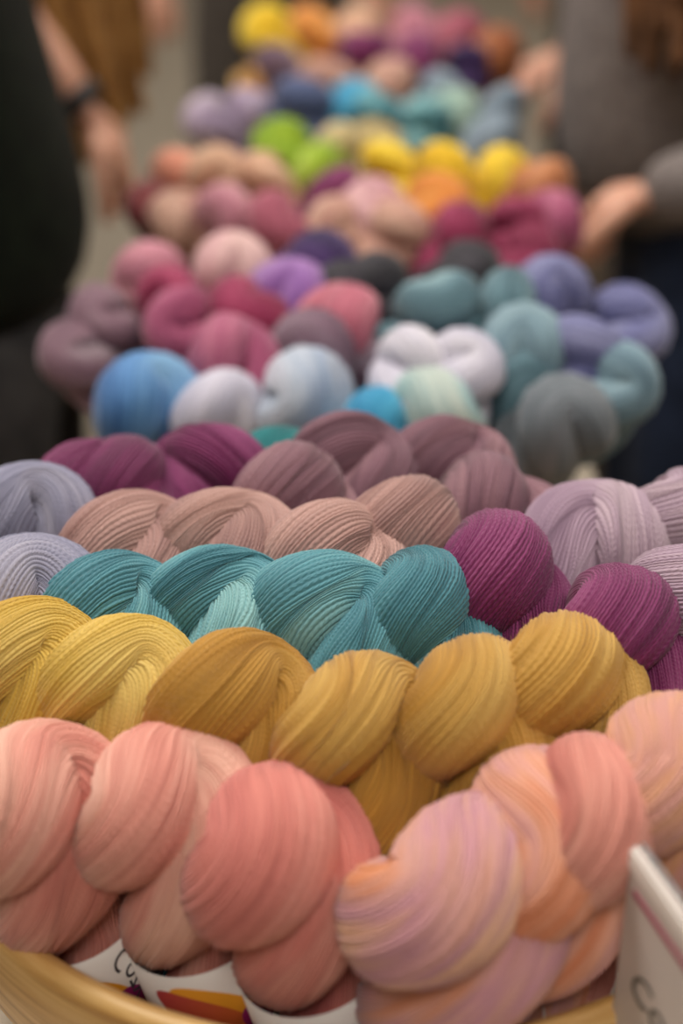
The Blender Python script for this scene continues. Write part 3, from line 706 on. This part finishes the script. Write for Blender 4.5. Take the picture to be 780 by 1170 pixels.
# B: fair hair, leaning over the third bowl
J,f=stand(-.66,1.86,-10,1.66,.28)
J['shR']=Vector((-.47,1.70,1.30)); J['elR']=Vector((-.40,1.64,1.13)); J['wrR']=Vector((-.292,1.63,.99)); J['haR']=Vector((-.25,1.64,.935))
J['head']=Vector((-.35,1.83,1.30)); J['neck']=Vector((-.45,1.84,1.33)); J['chest']=Vector((-.54,1.85,1.20))
B=person(J,'person with long fair hair and a dark watch, behind the dark green jacket',cloth('tan wool',(136,104,68),(160,128,88),40),cloth('brown cotton',(84,66,50),(100,80,60),30),cloth('fair hair',(122,84,42),(164,122,70),30),(.42,Vector((.09,-.03,0))),Vector((.8,-.2,-.5)),topname='coat',sleeve=.15,hemz=-.25,hemr=.2,palm=(Vector((0,0,-1)),Vector((-.6,0,-1))),curl=(.5,.8))
w0=J['wrR'].lerp(J['elR'],.06); dr=(J['wrR']-J['elR']).normalized()
V,F=lathe([(.0285,-.011),(.0315,-.009),(.0315,.009),(.0285,.011)],40); wb=link('watch_strap',pydata('watch_strap',V,F),plain('black rubber',(16,16,18),.4),B)
wb.matrix_local=Matrix.Translation(w0-B.location)@dr.to_track_quat('Z','Y').to_matrix().to_4x4()
V,F=lathe([(0,.036),(.015,.036),(.016,.031),(.0,.031)],24,False); wf=link('watch_face',pydata('watch_face',V,F),plain('watch glass',(20,20,24),.15),wb); wf.matrix_local=Matrix.Rotation(R_(-60),4,'Z')@Matrix.Rotation(R_(90),4,'X')
# C: grey sweater, right of the third bowl
J,f=stand(.47,1.74,180,1.66,.14)
J['head']=Vector((.35,1.70,1.46)); J['neck']=Vector((.41,1.72,1.38)); J['shL']=Vector((.43,1.62,1.32)); J['elL']=Vector((.53,1.43,1.0)); J['wrL']=Vector((.325,1.44,.948)); J['haL']=Vector((.27,1.47,.93))
person(J,'person in grey sweater and blue jeans reaching into the third bowl',cloth('grey knit',(104,96,94),(128,119,116),70),cloth('blue denim',(26,34,52),(38,48,70),40),cloth('brown hair',(66,42,24),(100,66,40),30),(.43,Vector((-.03,-.23,0))),f+Vector((0,0,-.4)),topname='sweater',botname='jeans',hemr=.24,topr=1.35,sleeve=1.1,botr=1.1,hemz=-.12,curl=(1.3,.5))
# D: taupe coat, right of the fourth bowl
J,f=stand(.50,2.36,180,1.70,.05)
J['elL']=Vector((.46,2.16,1.06)); J['wrL']=Vector((.32,2.10,.965)); J['haL']=Vector((.26,2.08,.93))
person(J,'person in a taupe coat at the right of the fourth bowl, hand out',cloth('taupe wool',(112,98,84),(130,116,100),40),cloth('taupe cotton',(104,92,80),(118,106,92),30),cloth('dark brown hair',(50,34,24),(70,50,36),60),(.3,Vector((.03,0,0))),f+Vector((0,0,-.4)),topname='coat',hemr=.17,hemz=-.15)
# E: dark clothes far right
J,f=stand(.62,3.35,200,1.75)
person(J,'person in very dark brown clothes far back on the right',cloth('dark brown wool',(36,26,20),(52,38,28),40),cloth('black cotton',(24,20,20),(36,32,32),30),cloth('black hair',(24,18,16),(40,32,28),60),(.1,Vector((0,0,0))),f,hemz=-.14,hemr=.19)
# F: behind the far end of the table
J,f=stand(-.16,3.30,-90,1.75,spread=.09)
person(J,'person in dark grey trousers standing beyond the far end of the table',cloth('slate wool',(60,56,56),(78,72,70),40),cloth('dark grey cotton',(62,56,52),(78,72,66),30),cloth('grey hair',(80,74,70),(100,94,90),60),(.08,Vector((0,0,0))),f,hemz=-.1,hemr=.19)
# ---- light: the ceiling panels of the hall
def lamp(x,y,sx,sy,e,col=(1,.945,.88)):
    t=bpy.data.objects.new('ceiling_light',None); COL.objects.link(t); t.location=(x,y,H)
    tag(t,'flat ceiling light panel above the hall','lamp','ceiling light panels')
    V=[];F=[];box(V,F,(0,0,-.02),(sx+.06,sy+.06,.04)); link('frame',pydata('frame',V,F,False),plain('white metal',(230,230,228),.5),t)
    em,nt,b=newmat('lit diffuser'); b.inputs['Emission Color'].default_value=(*col,1); b.inputs['Emission Strength'].default_value=3
    V=[];F=[];box(V,F,(0,0,-.043),(sx,sy,.006)); link('diffuser',pydata('diffuser',V,F,False),em,t)
    ld=bpy.data.lights.new('panel light','AREA'); ld.shape='RECTANGLE'; ld.size=sx; ld.size_y=sy; ld.energy=e; ld.color=col
    lo=bpy.data.objects.new('panel_glow',ld); COL.objects.link(lo); lo.location=(0,0,-.06); lo.parent=t
for x,y,e in ((-.9,1.6,95),(1.6,.8,38),(-2.4,4.6,60),(1.6,4.6,60),(-.3,7.6,60),(-.2,-1.2,36)): lamp(x,y,1.2,1.2,e)
w=bpy.data.worlds.new('World'); SC.world=w; w.use_nodes=True; w.node_tree.nodes['Background'].inputs[0].default_value=(.5,.47,.43,1)
# ---- camera
cd=bpy.data.cameras.new('camera'); co=bpy.data.objects.new('camera',cd); COL.objects.link(co); SC.camera=co
co.location=(0,0,CAMZ); co.rotation_euler=(R_(90)-PITCH,0,0)
cd.sensor_fit='VERTICAL'; cd.sensor_height=36; cd.lens=36*FPX/1170; cd.clip_start=.02
cd.dof.use_dof=True; cd.dof.focus_distance=.69; cd.dof.aperture_fstop=2.4; cd.dof.aperture_blades=9
vs=SC.view_settings; vs.view_transform='Standard'; vs.look='None'; vs.gamma=1; vs.use_curve_mapping=False; vs.exposure=-.45
